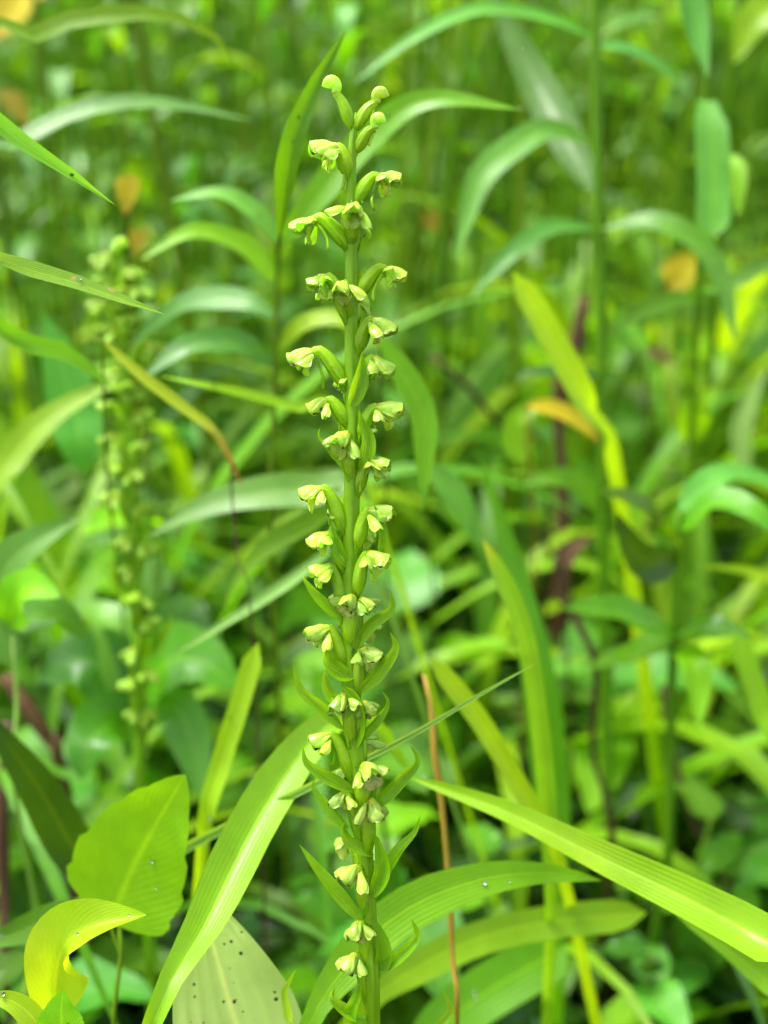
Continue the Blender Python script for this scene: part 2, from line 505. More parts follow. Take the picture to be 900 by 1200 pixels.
def build_flower(root, A, H, az, tilt, s, seed, style='fresh', parts=True):
    """A axil, H flower head centre, az facing azimuth in degrees (0 right, -90 to the viewer), s = size of 1 px in metres"""
    r = random.Random(seed)
    a = math.radians(az)
    out = np.array([math.cos(a), math.sin(a), 0])
    up = unit(np.array([0, 0.30, 1.0]))
    out = unit(out - up * np.dot(out, up))
    tl = math.radians(tilt + r.uniform(-24, 2))
    f = unit(out * math.cos(tl) - up * math.sin(tl))
    u = unit(up * math.cos(tl) + out * math.sin(tl))
    roll = r.uniform(-.4, .4)
    sd_ = np.cross(f, u)
    u = unit(u * math.cos(roll) + sd_ * math.sin(roll))
    sd_ = np.cross(f, u)
    b = 1.85 * s                                     # petals are built on this unit
    O = H - f * 7.0 * b
    D = np.linalg.norm(O - A)
    P = [A, A + (unit(O - A) * 0.42 + up * 0.16 - out * .02) * D, A + (unit(O - A) * 0.78 + up * 0.20) * D, O + up * 0.5 * s, O + f * 1.5 * s]
    petm = {'fresh': M['petal'], 'aged': M['aged'], 'dim': M['dimpetal']}[style]
    lipm = {'fresh': M['lip'], 'aged': M['agedlip'], 'dim': M['dimpetal']}[style]
    fl = part('flower', blob(O + f * 2.0 * b, 3.2 * b, (1.3, 1.0, 1.0), f, 8, 5), M['column'], root)
    part('ovary', tube(P, [2.0 * s, 6.6 * s, 8.6 * s, 8.6 * s, 7.6 * s, 6.2 * s, 5.2 * s], 14, 12, ridge=.09, nridge=6), M['ovary'], fl)
    L = b * r.uniform(13.5, 16)
    # hood: dorsal sepal above two petals
    part('sepal', petal(O + u * 2.6 * b, f * 1.0 + u * .22, u, L * 1.05, 15 * b, cup=1.15, curl=.6, thick=.10, ruff=.02, seed=seed), petm, fl)
    for sg in (-1, 1):
        part('petal', petal(O + u * 1.6 * b + sd_ * sg * 2 * b, f * 1.0 + sd_ * sg * .36 + u * .05, u * 1 + sd_ * sg * .7, L * .98, 11 * b,
                            cup=.9, curl=.8, thick=.11, ruff=.05, seed=seed + sg), petm, fl)
        k = r.uniform(.35, 1.5)
        part('sepal', petal(O + sd_ * sg * 3 * b - u * .6 * b, sd_ * sg * 1.0 + f * k - u * r.uniform(-.25, .15), u + f * .15, L * r.uniform(.8, 1.12), r.uniform(9, 12) * b,
                            cup=.95, curl=r.uniform(.4, 1.2), thick=.12, seed=seed + 3 * sg), petm, fl)
    part('lip', petal(O - u * 1.5 * b + f * 1 * b, f * r.uniform(.6, 1.0) - u * .65, f + u * .5, L * r.uniform(.75, 1.05), 11 * b, cup=-.35,
                      curl=r.uniform(.6, 1.3), thick=.16, notch=.12, ruff=.09, blunt=.7, seed=seed + 9), lipm, fl)
    sp = [O - u * 2.2 * b, O - u * 8 * b - f * 3 * b + sd_ * r.uniform(-3, 3) * b, O - u * 15 * b - f * 5 * b + sd_ * r.uniform(-4, 4) * b,
          O - u * 22 * b - f * 4 * b + sd_ * r.uniform(-4, 4) * b]
    part('spur', tube(sp, [2.1 * s, 1.6 * s, 1.6 * s, 2.1 * s, 1.5 * s], 10, 8), M['ovary'], fl)
    return fl, out, up, D, P


def orchid(label, stem, flowers, buds, bracts, dep, seed0, name='orchid', drops=True):
    s = dep * K
    top = at(*stem[0][:3]); bot = at(*stem[-1][:3])
    base = np.array([bot[0] + (bot[0] - top[0]) * .25, bot[1] - .035, 0.0])
    root = thing(name, label, 'orchid', base)
    SP = [at(*q[:3]) for q in stem] + [0.45 * bot + 0.55 * base + np.array([0, .004, 0]), base - np.array([0, 0, .01])]
    SR = [q[3] * .47 * q[2] * K for q in stem] + [stem[-1][3] * .55 * s, stem[-1][3] * .6 * s]
    # radii interpolate by sample index: resample both on arc length
    SPa = np.array(SP); Lc = np.concatenate([[0], np.cumsum(np.linalg.norm(np.diff(SPa, axis=0), axis=1))])
    n = 90; R = np.interp(np.linspace(0, Lc[-1], n), Lc, SR)
    part('stem', tube(SP, R, n, 24, ridge=.06, nridge=5), M['ostem'], root)
    rr = random.Random(seed0)
    dropg = []
    for i, F_ in enumerate(flowers):
        hx, hy, ay, az, tilt, sc = F_[:6]
        style = F_[6] if len(F_) > 6 else 'fresh'
        sx, sdep, sw = stem_at(stem, ay)
        a = math.radians(az)
        A = at(sx, ay, sdep) + np.array([math.cos(a), math.sin(a), 0]) * sw * .33 * s
        reach = 26 * s
        H = at(hx, hy, sdep + math.sin(a) * reach * .95)
        fl, out, up, D, P = build_flower(root, A, H, az, tilt, s * sc, seed0 + i * 17, style)
        if not (len(F_) > 7 and F_[7] == 'nobract'):
            side = np.cross(out, up)
            l = D * rr.uniform(.72, .95)
            d0 = unit(P[2] - P[0])
            bp_ = [A - up * 7 * s - out * 2 * s, A - up * 3 * s + out * 3.5 * s, A + d0 * l * .5 + out * 6 * s - up * 1 * s, A + d0 * l + out * 6.5 * s + up * 1 * s]
            part('bract', ribbon(bp_, 16 * s, 'blade', N=up * .6 - out * 1, n=14, m=7, fold=.5, wave=.03, curl=-.2, seed=i), M['bract'], root)
        if drops:
            for q in range(2):
                c = H + np.array([rr.uniform(-10, 10), rr.uniform(-6, 2), rr.uniform(-9, 8)]) * s
                dropg.append(blob(c, rr.uniform(.7, 1.5) * s, (1, 1, 1), None, 8, 6))
            if i % 4 == 1:
                dropg.append(blob(H - up * 13 * s, 2.3 * s, (1, 1, 1.15), None, 10, 8))
    for i, (hx, hy, ax, ay, az, sc) in enumerate(buds):
        sx, sdep, sw = stem_at(stem, ay)
        A = at(ax, ay, sdep); H = at(hx, hy, sdep + math.sin(math.radians(az)) * 12 * s)
        up = unit(np.array([0, .3, 1.0]))
        d = unit(H - A); D = np.linalg.norm(H - A)
        o2 = unit(np.array([math.cos(math.radians(az)), math.sin(math.radians(az)), -.15]))
        P = [A, A + d * D * .45 + up * 3 * s, A + d * D * .8 + up * 4 * s, H]
        bt = s * sc
        BP = [H - o2 * 2 * bt - up * 11 * bt, H - o2 * 2.5 * bt - up * 3 * bt, H + o2 * 3.5 * bt + up * 2 * bt, H + o2 * 13 * bt - up * .5 * bt]
        b = part('bud', tube(BP, [4.8 * bt, 5.2 * bt, 6.2 * bt, 7.4 * bt, 7.6 * bt, 6.6 * bt, 4.6 * bt, 1.0 * bt], 18, 18, ridge=.09, nridge=3), M['petal'], root)
        P[-1] = BP[0]; P[2] = P[1] * .4 + BP[0] * .6 + up * 1.5 * s
        part('ovary', tube(P, [3.0 * s, 6.4 * s, 7.2 * s, 6.8 * s, 5.8 * s, 4.9 * s], 12, 10, ridge=.08, nridge=6), M['ovary'], b)
        q0 = H - o2 * 3 * s - up * 5 * s
        part('spur', tube([q0, q0 - up * 10 * s - o2 * 1 * s, q0 - up * 20 * s - o2 * 5 * s, q0 - up * 27 * s - o2 * 7 * s], [1.6 * s, 1.3 * s, 2.1 * s, 1.4 * s], 10, 8), M['petal'], b)
        bp_ = [A - up * 6 * s, A + o2 * 5 * s + up * 4 * s, A + d * D * .6 + o2 * 5 * s, A + d * D * .85 + o2 * 3.5 * s]
        part('bract', ribbon(bp_, 9 * s, 'blade', N=up * .3 - o2, n=12, m=5, fold=.4, seed=i + 50), M['ovary'], root)
    for i, (pts, wpx, nx) in enumerate(bracts):
        dd = [stem_at(stem, min(p[1], stem[-1][1]))[1] for p in pts]
        P = [at(p[0], p[1], dd[0] - .0012 - .0035 * k / len(pts)) for k, p in enumerate(pts)]
        part('bract', ribbon(P, wpx * s, 'lance', N=-FW + RT * nx + UP * .3, n=20, m=9, fold=.75, wave=.05, twist=.35 * (1 if i % 2 else -1), seed=i + 90), M['bract'], root)
        if drops:
            for q in range(2):
                j = rr.choice([0, 1, 1])
                t_ = rr.random()
                c = P[j] * (1 - t_) + P[j + 1] * t_ - FW * 3.5 * s
                dropg.append(blob(c, rr.uniform(.6, 1.2) * s, (1, 1, 1), None, 8, 6))
    if drops:
        for q in range(26):
            py = rr.uniform(220, 1150)
            sx, sdep, sw = stem_at(stem, py)
            c = at(sx + rr.uniform(-.35, .35) * sw, py, sdep) - FW * sw * .48 * s
            dropg.append(blob(c, rr.uniform(.6, 1.1) * s, (1, 1, 1), None, 8, 6))
        part('water_drops', join(dropg), M['water'], root, kind='stuff')
    return root


ST1 = [(417, 132, .249, 2), (415, 150, .249, 8), (413, 170, .2492, 11), (412, 220, .2495, 12), (412, 300, .25, 15), (412, 400, .2505, 17), (414, 500, .251, 19),
       (412, 600, .2515, 20), (410, 700, .252, 21), (412, 800, .2525, 22), (418, 900, .253, 21), (428, 1000, .2535, 19),
       (434, 1100, .254, 18), (437, 1210, .2545, 18)]
FL1 = [(381, 172, 207, 195, 15, 1.15), (456, 207, 240, -5, 12, 1.0), (415, 243, 282, -92, 20, 1.1), (356, 261, 292, 182, 18, 1.02),
       (424, 266, 300, 60, 30, .8), (371, 328, 378, 200, 12, .95), (399, 335, 368, -105, 15, 1.0), (464, 319, 352, 0, 15, 1.0),
       (449, 380, 415, -12, 20, 1.08), (353, 415, 458, 178, 15, 1.05), (450, 427, 468, -20, 25, 1.1), (371, 473, 500, 185, 22, .95),
       (455, 477, 517, -15, 12, 1.08), (400, 512, 560, -110, 25, 1.02), (444, 541, 580, -25, 20, .92), (364, 575, 628, 190, 22, 1.0),
       (445, 598, 645, -30, 15, 1.05), (373, 630, 672, 195, 20, .98), (443, 652, 700, -28, 14, 1.08), (376, 666, 730, 200, 18, .92),
       (409, 703, 755, -100, 22, 1.02, 'aged'), (431, 706, 765, -40, 20, .7, 'aged'), (373, 738, 790, 205, 20, .95), (435, 764, 815, -35, 15, 1.0, 'aged'),
       (396, 822, 872, -125, 30, .95, 'aged'), (433, 828, 870, -30, 30, .72, 'aged'), (374, 864, 915, 200, 12, .95), (431, 900, 945, -75, 12, 1.12, 'aged'),
       (395, 936, 985, 215, 25, .8, 'aged'), (441, 948, 1000, -55, 30, .98, 'aged'), (409, 1022, 1068, 225, 20, .95, 'aged'),
       (414, 1090, 1135, 240, 15, .95, 'aged'), (408, 1128, 1180, 230, 30, .95, 'aged')]
for x_, y_, a_, z_ in ((402, 446, 478, 150), (428, 498, 535, 40), (396, 598, 645, 150), (430, 622, 668, 45), (396, 700, 750, 150), (431, 730, 785, 50),
                       (396, 775, 825, 140), (432, 862, 905, 55), (402, 985, 1035, 140), (441, 1012, 1060, 30), (424, 352, 385, 60), (405, 905, 950, 150)):
    FL1.append((x_, y_, a_, z_, 15, .85, 'aged' if y_ > 690 else 'fresh'))
BD1 = [(391, 98, 412, 150, 190, 1.05), (443, 110, 417, 152, -10, .98), (441, 140, 418, 178, -30, .95)]
BR1 = [([(414, 762), (434, 733), (458, 713), (456, 690)], 15, .2), ([(420, 812), (445, 787), (463, 760), (457, 740)], 16, .4),
       ([(402, 728), (372, 700), (357, 680), (357, 674)], 13, -.2), ([(402, 855), (381, 832), (354, 808), (344, 778)], 14, -.2),
       ([(416, 872), (440, 845), (453, 824), (447, 809)], 12, .5), ([(416, 928), (380, 908), (360, 893), (355, 876)], 16, 0),
       ([(434, 950), (468, 914), (487, 892), (480, 873)], 17, .3), ([(408, 972), (386, 944), (370, 924), (369, 911)], 15, -.5),
       ([(438, 1002), (410, 988), (402, 972), (406, 961)], 15, 0), ([(438, 1048), (466, 1000), (487, 976), (493, 955)], 15, -.3),
       ([(424, 1080), (392, 1044), (369, 1016), (350, 989)], 17, .2), ([(436, 1140), (463, 1124), (488, 1098), (482, 1076)], 15, .3),
       ([(436, 1197), (405, 1184), (389, 1169), (392, 1156)], 15, 0), ([(413, 880), (421, 845), (415, 815), (399, 803)], 24, -.2),
       ([(416, 792), (400, 790), (385, 775), (388, 752)], 20, 0), ([(424, 560), (432, 520), (424, 495), (421, 480)], 18, .2),
       ([(412, 478), (420, 450), (423, 425), (424, 412)], 20, .2), ([(410, 560), (392, 535), (374, 512), (376, 500)], 6, .2),
       ([(408, 665), (395, 645), (388, 622), (390, 612)], 14, 0), ([(436, 1052), (449, 1020), (443, 985), (436, 978)], 20, 0),
       ([(437, 1150), (449, 1120), (440, 1085), (428, 1080)], 20, 0), ([(415, 1215), (411, 1190), (420, 1165), (424, 1150)], 16, 0),
       ([(444, 648), (447, 625), (441, 600), (437, 590)], 9, .3), ([(408, 830), (388, 815), (382, 795), (385, 782)], 14, 0)]
orchid('tall sharp green orchid spike with wet yellowish flowers standing in the centre', ST1, FL1, BD1, BR1, .25, 100)

ST2 = [(134, 285, 0.390, 6), (137, 330, 0.391, 9), (146, 420, 0.393, 13), (153, 520, 0.395, 14), (157, 620, 0.397, 15), (160, 720, 0.399, 14), (163, 830, 0.401, 13), (165, 930, 0.403, 12)]
FL2 = [(117, 302, 330, 185, 10, 1), (158, 318, 345, 0, 15, 1), (120, 328, 352, 195, 10, 1), (141, 342, 365, -95, 15, 1.05), (167, 342, 372, -5, 15, 1.05),
       (110, 357, 385, 180, 15, 1), (155, 373, 400, -30, 15, 1.05), (125, 385, 415, 200, 15, 1), (179, 405, 430, 0, 15, 1),
       (128, 438, 470, 190, 15, 1), (151, 452, 485, -90, 15, 1.1), (168, 484, 510, -15, 15, 1), (122, 474, 505, 185, 15, .95),
       (126, 514, 545, 195, 15, 1), (167, 520, 548, -20, 15, 1), (133, 545, 575, 210, 15, 1), (129, 581, 612, 190, 15, 1.1),
       (161, 556, 590, -30, 15, 1.05), (169, 592, 622, -10, 15, 1), (141, 634, 660, 200, 15, .9), (175, 640, 670, -10, 25, 1.05),
       (144, 668, 700, 200, 20, .9), (176, 727, 760, -10, 15, 1.1), (150, 765, 800, 200, 25, .8), (152, 835, 865, 200, 25, .8), (177, 837, 870, -10, 20, .8)]
FL2 = [(a, b, c_, d_, e, f_ * .76, 'dim') for a, b, c_, d_, e, f_ in FL2]
FL2 += [(148, 800, 835, 200, 20, .7, 'dim'), (178, 790, 820, -20, 20, .7, 'dim'), (158, 700, 735, -90, 20, .8, 'dim'), (166, 872, 905, 20, 20, .6, 'dim')]
BR2 = [([(166, 770), (185, 755), (196, 735), (200, 720)], 14, 0), ([(158, 700), (140, 690), (132, 670), (135, 655)], 13, 0),
       ([(160, 780), (178, 765), (182, 745), (180, 730)], 13, 0), ([(158, 655), (172, 630), (176, 605), (172, 590)], 14, 0)]
orchid('blurred second orchid spike with lime flowers behind the arching leaves at left', ST2, FL2, [(140, 285, 135, 300, -10, .8)], BR2, .39, 900, drops=False)

# ------------------------------------------------------------------ blades and leaves seen one by one
CAMN = -FW * .75 + np.array([0, 0, .5])


def root_pts(P):
    """continue a blade from its lowest seen point down to the ground"""
    d = unit(P[0] - P[1]); h = P[0][2]
    d = unit(d * .8 + np.array([0, .1, -.8]))
    k = h / max(.3, -d[2])
    G0 = P[0] + d * k
    G0 = np.array([P[0][0] + np.clip(G0[0] - P[0][0], -.08, .08), max(P[0][1] - .01, .12) + .02, -.004])
    mid = P[0] * .5 + G0 * .5 + (P[0] - P[1]) * .05
    mid[2] = max(mid[2], .01)
    return [G0, mid]


cnt = [0]


def dew(parent, geos, d, k=5):
    rr = random.Random(cnt[0] * 3 + 1)
    gs = []
    for V, F_, U in geos:
        for _ in range(k):
            p = V[rr.randrange(len(V) // 36, len(V) // 9) * 9 + rr.randrange(2, 7)]
            if p[2] < .1: continue
            r = rr.uniform(.00022, .00055)
            gs.append(blob(p + (-FW * .5 + np.array([0, 0, .6])) * r, r, (1, 1, .8), None, 8, 6))
    if gs:
        part('water_drops', join(gs), M['water'], parent, kind='stuff')


def blade(label, mat, wpx, pts, kind='blade', cat='grass blade', name='grass_blade', rooted=True, N=None, **kw):
    cnt[0] += 1
    P = [at(*p) for p in pts]
    dm = np.mean([p[2] for p in pts])
    n = kw.pop('n', 34)
    if rooted:
        C = spline(P, 40); l1 = np.linalg.norm(np.diff(C, axis=0), axis=1).sum()
        P = root_pts(P) + P
        C = spline(P, 60); l2 = np.linalg.norm(np.diff(C, axis=0), axis=1).sum()
        kw['t0'] = 1 - l1 / l2
        n += 12
    low = P[int(np.argmin([p[2] for p in P]))]
    root = thing('sedge_plant', label, 'sedge', (low[0], low[1], 0))
    gg = ribbon(P, wpx * dm * K, kind, N=CAMN if N is None else N, n=n, m=kw.pop('m', 9), seed=cnt[0], **kw)
    part('blade', gg, M[mat], root)
    dew(root, [gg], dm, 3)
    return root


def herb(name, label, stempts, stemw, leaves, cat='plant', stemmat='stalk', leafname='leaf'):
    P = [at(*p) for p in stempts]                  # from low to high
    dm = np.mean([p[2] for p in stempts])
    base = P[0].copy(); base[2] = 0; base[1] += .02
    if P[0][2] > .01:
        P = [base - np.array([0, 0, .004]), P[0] * .5 + base * .5] + P
    root = thing(name, label, cat, base)
    w_ = stemw * .5 * dm * K
    part('stem', tube(P, [w_ * 1.15, w_, w_ * .9, w_ * .7], 30, 10, ridge=.05), M[stemmat], root)
    wet = []
    for lf in leaves:
        cnt[0] += 1
        mat, wpx, pts = lf[:3]
        kw = dict(lf[3]) if len(lf) > 3 else {}
        Q = [at(*p) for p in pts]
        # the leaf starts on its stem: bring the first point onto the stem line
        C = spline(P, 80)
        j = np.argmin(np.linalg.norm(C - Q[0], axis=1))
        gap = np.linalg.norm(C[j] - Q[0])
        d = np.mean([p[2] for p in pts])
        if gap > 12 * d * K:
            part('stalk', tube([C[max(0, j - 3)], C[max(0, j - 3)] * .4 + Q[0] * .6 - np.array([0, 0, .1]) * gap, Q[0]], [2.5 * d * K, 2 * d * K], 10, 6), M[stemmat], root)
        gg = ribbon(Q, wpx * d * K, kw.pop('kind', 'lance'), N=kw.pop('N', CAMN), n=28, m=9, seed=cnt[0], **kw)
        part(leafname, gg, M[mat], root)
        wet.append(gg)
    dew(root, wet, dm, 2)
    return root


UPN = np.array([0, -.25, 1.0])
# --- foreground
blade('broad glossy blade arching from the bottom left corner up behind the sharp orchid', 'limegloss', 54,
      [(170, 1230, .245), (243, 1080, .262), (300, 965, .278), (352, 885, .292), (398, 842, .305), (440, 852, .315), (485, 912, .32)], kind='blade', fold=.6, rib=0)
blade('long bright creased blade sloping from beside the orchid down to the right edge', 'sunlime', 54,
      [(990, 1160, .25), (900, 1105, .262), (800, 1052, .272), (700, 1004, .282), (590, 950, .292), (478, 910, .30)], kind='flat', fold=.5, rib=0, N=-FW + UP * .5)
blade('bright smooth blade rising from the bottom edge right of the stem and bending right', 'lime', 52,
      [(345, 1240, .27), (400, 1140, .278), (470, 1070, .285), (560, 1032, .29), (640, 1023, .295), (705, 1032, .30)], kind='blade', fold=.2, N=-FW + UP * .3)
blade('pale lime blunt blade lying low right of the stem below the arched blade', 'lime', 38,
      [(420, 1190, .34), (480, 1140, .342), (560, 1100, .345), (650, 1080, .35), (758, 1070, .355)], kind='strap', fold=.15, N=-FW + UP * .3)
blade('dim green blade curving at the bottom edge right of centre', 'green', 60,
      [(480, 1250, .36), (540, 1185, .36), (600, 1145, .365), (665, 1110, .37)], kind='strap', fold=.2)
blade('thin straight wet grass stalk crossing diagonally behind the orchid', 'palestalk', 15,
      [(60, 1090, .37), (150, 1035, .34), (222, 990, .31), (345, 930, .28), (480, 862, .268), (560, 815, .27), (632, 775, .272)], kind='flat', fold=.8, N=-FW)
blade('slim lime blade with yellow tip standing right of centre', 'yellow_tip', 22,
      [(645, 1080, .35), (642, 960, .345), (632, 850, .34), (612, 735, .335), (566, 632, .33)], kind='strap', fold=.3)
blade('wide green blade standing behind the slim yellow tipped blade', 'herb', 44,
      [(655, 1100, .41), (645, 920, .405), (628, 780, .40), (598, 650, .40), (560, 530, .395)], kind='blade', fold=.25)
blade('short lime blade leaning left below the yellow tipped blade', 'lime', 24,
      [(655, 1010, .345), (618, 940, .34), (565, 850, .335), (503, 770, .33)], kind='strap', fold=.3)
blade('bright lime blade pointing up left behind the tall leafy stalk', 'lime', 34,
      [(722, 560, .43), (690, 480, .40), (645, 395, .39), (600, 318, .38)], kind='strap', fold=.2)
blade('near in focus blade slanting down from the left edge with a brown tip', 'lime_tip', 27,
      [(-70, 90, .235), (-20, 132, .238), (40, 178, .24), (95, 213, .244), (136, 241, .248)], kind='flat', fold=.4, N=-FW + UP * .5)
blade('near in focus blade reaching from the left edge with a tan scar and pointed tip', 'bitten', 26,
      [(-60, 322, .24), (0, 314, .245), (60, 322, .247), (125, 345, .249), (195, 369, .25)], kind='blade', fold=.25, N=-FW + UP * .7)
blade('soft green blade arching across the top left corner', 'green', 27,
      [(-40, 95, .34), (30, 48, .345), (100, 22, .35), (190, 18, .355), (245, 40, .36), (281, 80, .365)], kind='blade', fold=.3, N=-FW + UP * .3)
blade('pale sheened blade arching below the top left arch', 'teal', 29,
      [(-40, 230, .38), (20, 170, .385), (90, 132, .39), (180, 120, .395), (300, 142, .40)], kind='blade', fold=.2, N=-FW + UP * .6)
blade('green blade curving from the left edge over toward the second orchid', 'green', 28,
      [(-40, 415, .315), (20, 405, .32), (70, 412, .325), (105, 432, .33), (132, 455, .33)], kind='blade', fold=.3)
blade('green blade rising from the left edge behind the second orchid', 'lime', 40,
      [(-20, 620, .40), (10, 545, .40), (60, 488, .405), (150, 440, .41)], kind='blade', fold=.2)
blade('slim blade with yellow and brown withering tip crossing beside the second orchid', 'brown_tip', 15,
      [(120, 400, .33), (165, 440, .33), (215, 478, .33), (252, 508, .33), (272, 552, .33)], kind='blade', fold=.4, rooted=False, name='withered_leaf', cat='leaf') if False else None
blade('narrow yellow green blade slanting right of the second orchid', 'lime', 17,
      [(412, 520, .37), (340, 478, .36), (260, 456, .34), (185, 440, .34)], kind='blade', fold=.3)
blade('sheened broad blade curving low from the orchid toward the second orchid', 'teal', 46,
      [(440, 600, .37), (380, 575, .37), (290, 580, .37), (230, 597, .37), (172, 630, .37)], kind='lance', fold=.15)
blade('green blade bending down between the two orchids', 'green', 28,
      [(430, 605, .37), (370, 610, .37), (315, 640, .37), (282, 675, .37), (262, 712, .37)], kind='lance', fold=.2)
blade('narrow pale wet blade slanting down left behind the middle orchid flowers', 'palestalk', 15,
      [(420, 622, .35), (380, 652, .35), (330, 688, .35), (268, 728, .35), (200, 770, .35)], kind='blade', fold=.3)
blade('upright lime blade below the pale slanting blade left of centre', 'lime', 24,
      [(238, 990, .33), (258, 900, .33), (280, 830, .33), (303, 752, .33)], kind='strap', fold=.3)
blade('wide dark green blade at the left edge above the broad bright leaf', 'deep', 56,
      [(140, 1060, .36), (90, 1000, .35), (50, 930, .34), (0, 860, .33), (-30, 820, .33)], kind='lance', fold=.3)
blade('slim blade hanging to the right of the orchid middle flowers', 'green', 30,
      [(440, 400, .33), (466, 432, .33), (492, 480, .33), (497, 530, .33), (494, 590, .33)], kind='lance', fold=.3, rooted=False, name='hanging_leaf', cat='leaf') if False else None
blade('pale sage blade hanging down behind the second orchid at left', 'teal', 62,
      [(100, 560, .43), (92, 500, .43), (75, 435, .43), (50, 365, .43)], kind='lance', fold=.1)
blade('pale straight blade leaning at the right edge', 'lime', 26,
      [(915, 900, .38), (895, 840, .38), (878, 790, .38), (860, 738, .38)], kind='strap', fold=.3)
blade('yellow midribbed narrow leaf reaching in from the right edge', 'yellowgreen', 15,
      [(960, 700, .42), (905, 678, .42), (860, 667, .42), (818, 664, .42)], kind='blade', fold=.4)
blade('green blade lying at the right edge below the long bright blade', 'lime', 36,
      [(960, 1200, .31), (900, 1150, .31), (850, 1110, .31), (790, 1070, .31)], kind='flat', fold=.3)
blade('narrow curled green leaf tip at the bottom edge left of the orchid stem', 'lime', 11,
      [(345, 1230, .262), (338, 1190, .262), (333, 1160, .262), (337, 1142, .262), (347, 1135, .262)], kind='blade', fold=.5, n=26)
blade('small curled pale tipped leaf at the bottom edge right of the orange stalk', 'lime', 13,
      [(500, 1240, .265), (515, 1205, .265), (530, 1180, .265), (526, 1163, .265), (518, 1157, .265)], kind='blade', fold=.5, n=26)

# --- broad leaves bottom left
herb('broad_leaved_herb', 'herb at bottom left with a big bright toothed leaf held upright', [(135, 1230, .30), (142, 1120, .30), (140, 1085, .30)], 7,
     [('broadlime', 150, [(128, 1082, .30), (150, 1030, .297), (175, 980, .293), (217, 908, .285)], dict(kind='ovate', N=-FW + UP * .2 - RT * .1, serr=22, fold=.12, wave=.04)),
      ('green', 40, [(128, 1080, .30), (80, 1075, .305), (30, 1090, .31), (-30, 1112, .315)], dict(fold=.3)),
      ])
herb('broad_leaved_herb', 'small herb at bottom left with one yellow folded leaf', [(95, 1240, .262), (88, 1200, .262)], 5,
     [('yellowgreen', 75, [(62, 1195, .262), (70, 1120, .262), (105, 1088, .26), (172, 1072, .258)], dict(kind='lance', fold=.7, N=-FW * .6 + RT * .3 + UP * .7)),
      ])
herb('broad_leaved_herb', 'small herb in the bottom left corner with short glossy toothed leaves', [(70, 1260, .25), (66, 1215, .25)], 6,
     [('broadlime', 66, [(70, 1235, .25), (72, 1205, .25), (72, 1180, .25), (74, 1160, .25)], dict(kind='ovate', serr=12, fold=.2, N=-FW + UP * .3)),
      ('lime', 30, [(60, 1240, .25), (40, 1195, .25), (10, 1172, .25), (-30, 1172, .25)], dict(fold=.3))])
herb('spotted_leaf', 'pale speckled leaf standing at the bottom edge beside the broad glossy blade', [(285, 1290, .27), (280, 1260, .27)], 8,
     [('pale_spot', 150, [(300, 1330, .27), (285, 1230, .272), (262, 1150, .274), (232, 1040, .276)], dict(kind='lance', fold=.25, N=-FW + UP * .15 + RT * .2))], cat='leaf')

# --- leafy stalks
herb('willow_leaved_herb', 'tall leafy stalk with drooping sheened leaves right of the orchid', [(712, 1000, .50), (709, 800, .485), (707, 600, .465), (703, 300, .44), (697, 0, .42), (695, -120, .41)], 15,
     [('teal', 38, [(690, 165, .43), (643, 152, .425), (604, 172, .42), (562, 212, .415), (532, 308, .41)], dict(fold=.2, N=-FW + UP * .5)),
      ('teal', 28, [(698, 268, .438), (650, 266, .43), (610, 288, .42), (575, 322, .415), (552, 350, .41)], dict(fold=.2, N=-FW + UP * .7)),
      ('teal', 34, [(706, 268, .435), (765, 260, .425), (815, 282, .42), (846, 330, .415), (862, 402, .41)], dict(fold=.2, N=-FW + UP * .6)),
      ('teal', 30, [(699, 55, .425), (745, 62, .44), (785, 88, .45), (815, 118, .46)], dict(fold=.2, N=-FW + UP * .7)),
      ('herb', 44, [(696, 230, .435), (665, 165, .45), (625, 90, .47), (565, -30, .49)], dict(fold=.3, N=-FW + UP * .1 - RT * .3)),
      ('teal', 26, [(697, 45, .425), (640, 22, .42), (560, 14, .415), (490, 42, .41), (412, 100, .405)], dict(fold=.3, N=-FW + UP * .7)),
      ('deep', 26, [(706, 440, .45), (670, 438, .45), (630, 436, .45), (600, 445, .45)], dict(fold=.2, N=UPN)),
      ('herb', 34, [(708, 600, .465), (680, 570, .46), (650, 560, .45), (610, 568, .45)], dict(fold=.2)),
      ])
herb('willow_leaved_herb', 'slender leafy stalk near the right edge with a broad hanging leaf', [(782, 1020, .56), (795, 800, .54), (806, 600, .51), (820, 300, .46), (829, 100, .43), (826, -100, .41)], 10,
     [('teal', 34, [(818, -60, .41), (810, -10, .408), (818, 40, .405), (829, 92, .40)], dict(fold=.2, N=-FW)),
      ('teal', 40, [(829, 118, .43), (833, 150, .42), (836, 210, .415), (834, 278, .41)], dict(fold=.12, kind='strap', N=-FW)),
      ('lime', 26, [(824, 210, .445), (855, 190, .44), (864, 215, .435), (864, 255, .43)], dict(fold=.2)),
      ('green', 26, [(818, 340, .465), (850, 335, .45), (900, 308, .44), (960, 270, .43)], dict(fold=.2)),
      ('green', 26, [(817, 350, .467), (790, 352, .46), (755, 365, .455), (715, 390, .45)], dict(fold=.2)),
      ('lime', 40, [(808, 520, .50), (812, 490, .495), (822, 470, .49), (845, 455, .485)], dict(fold=.2))])
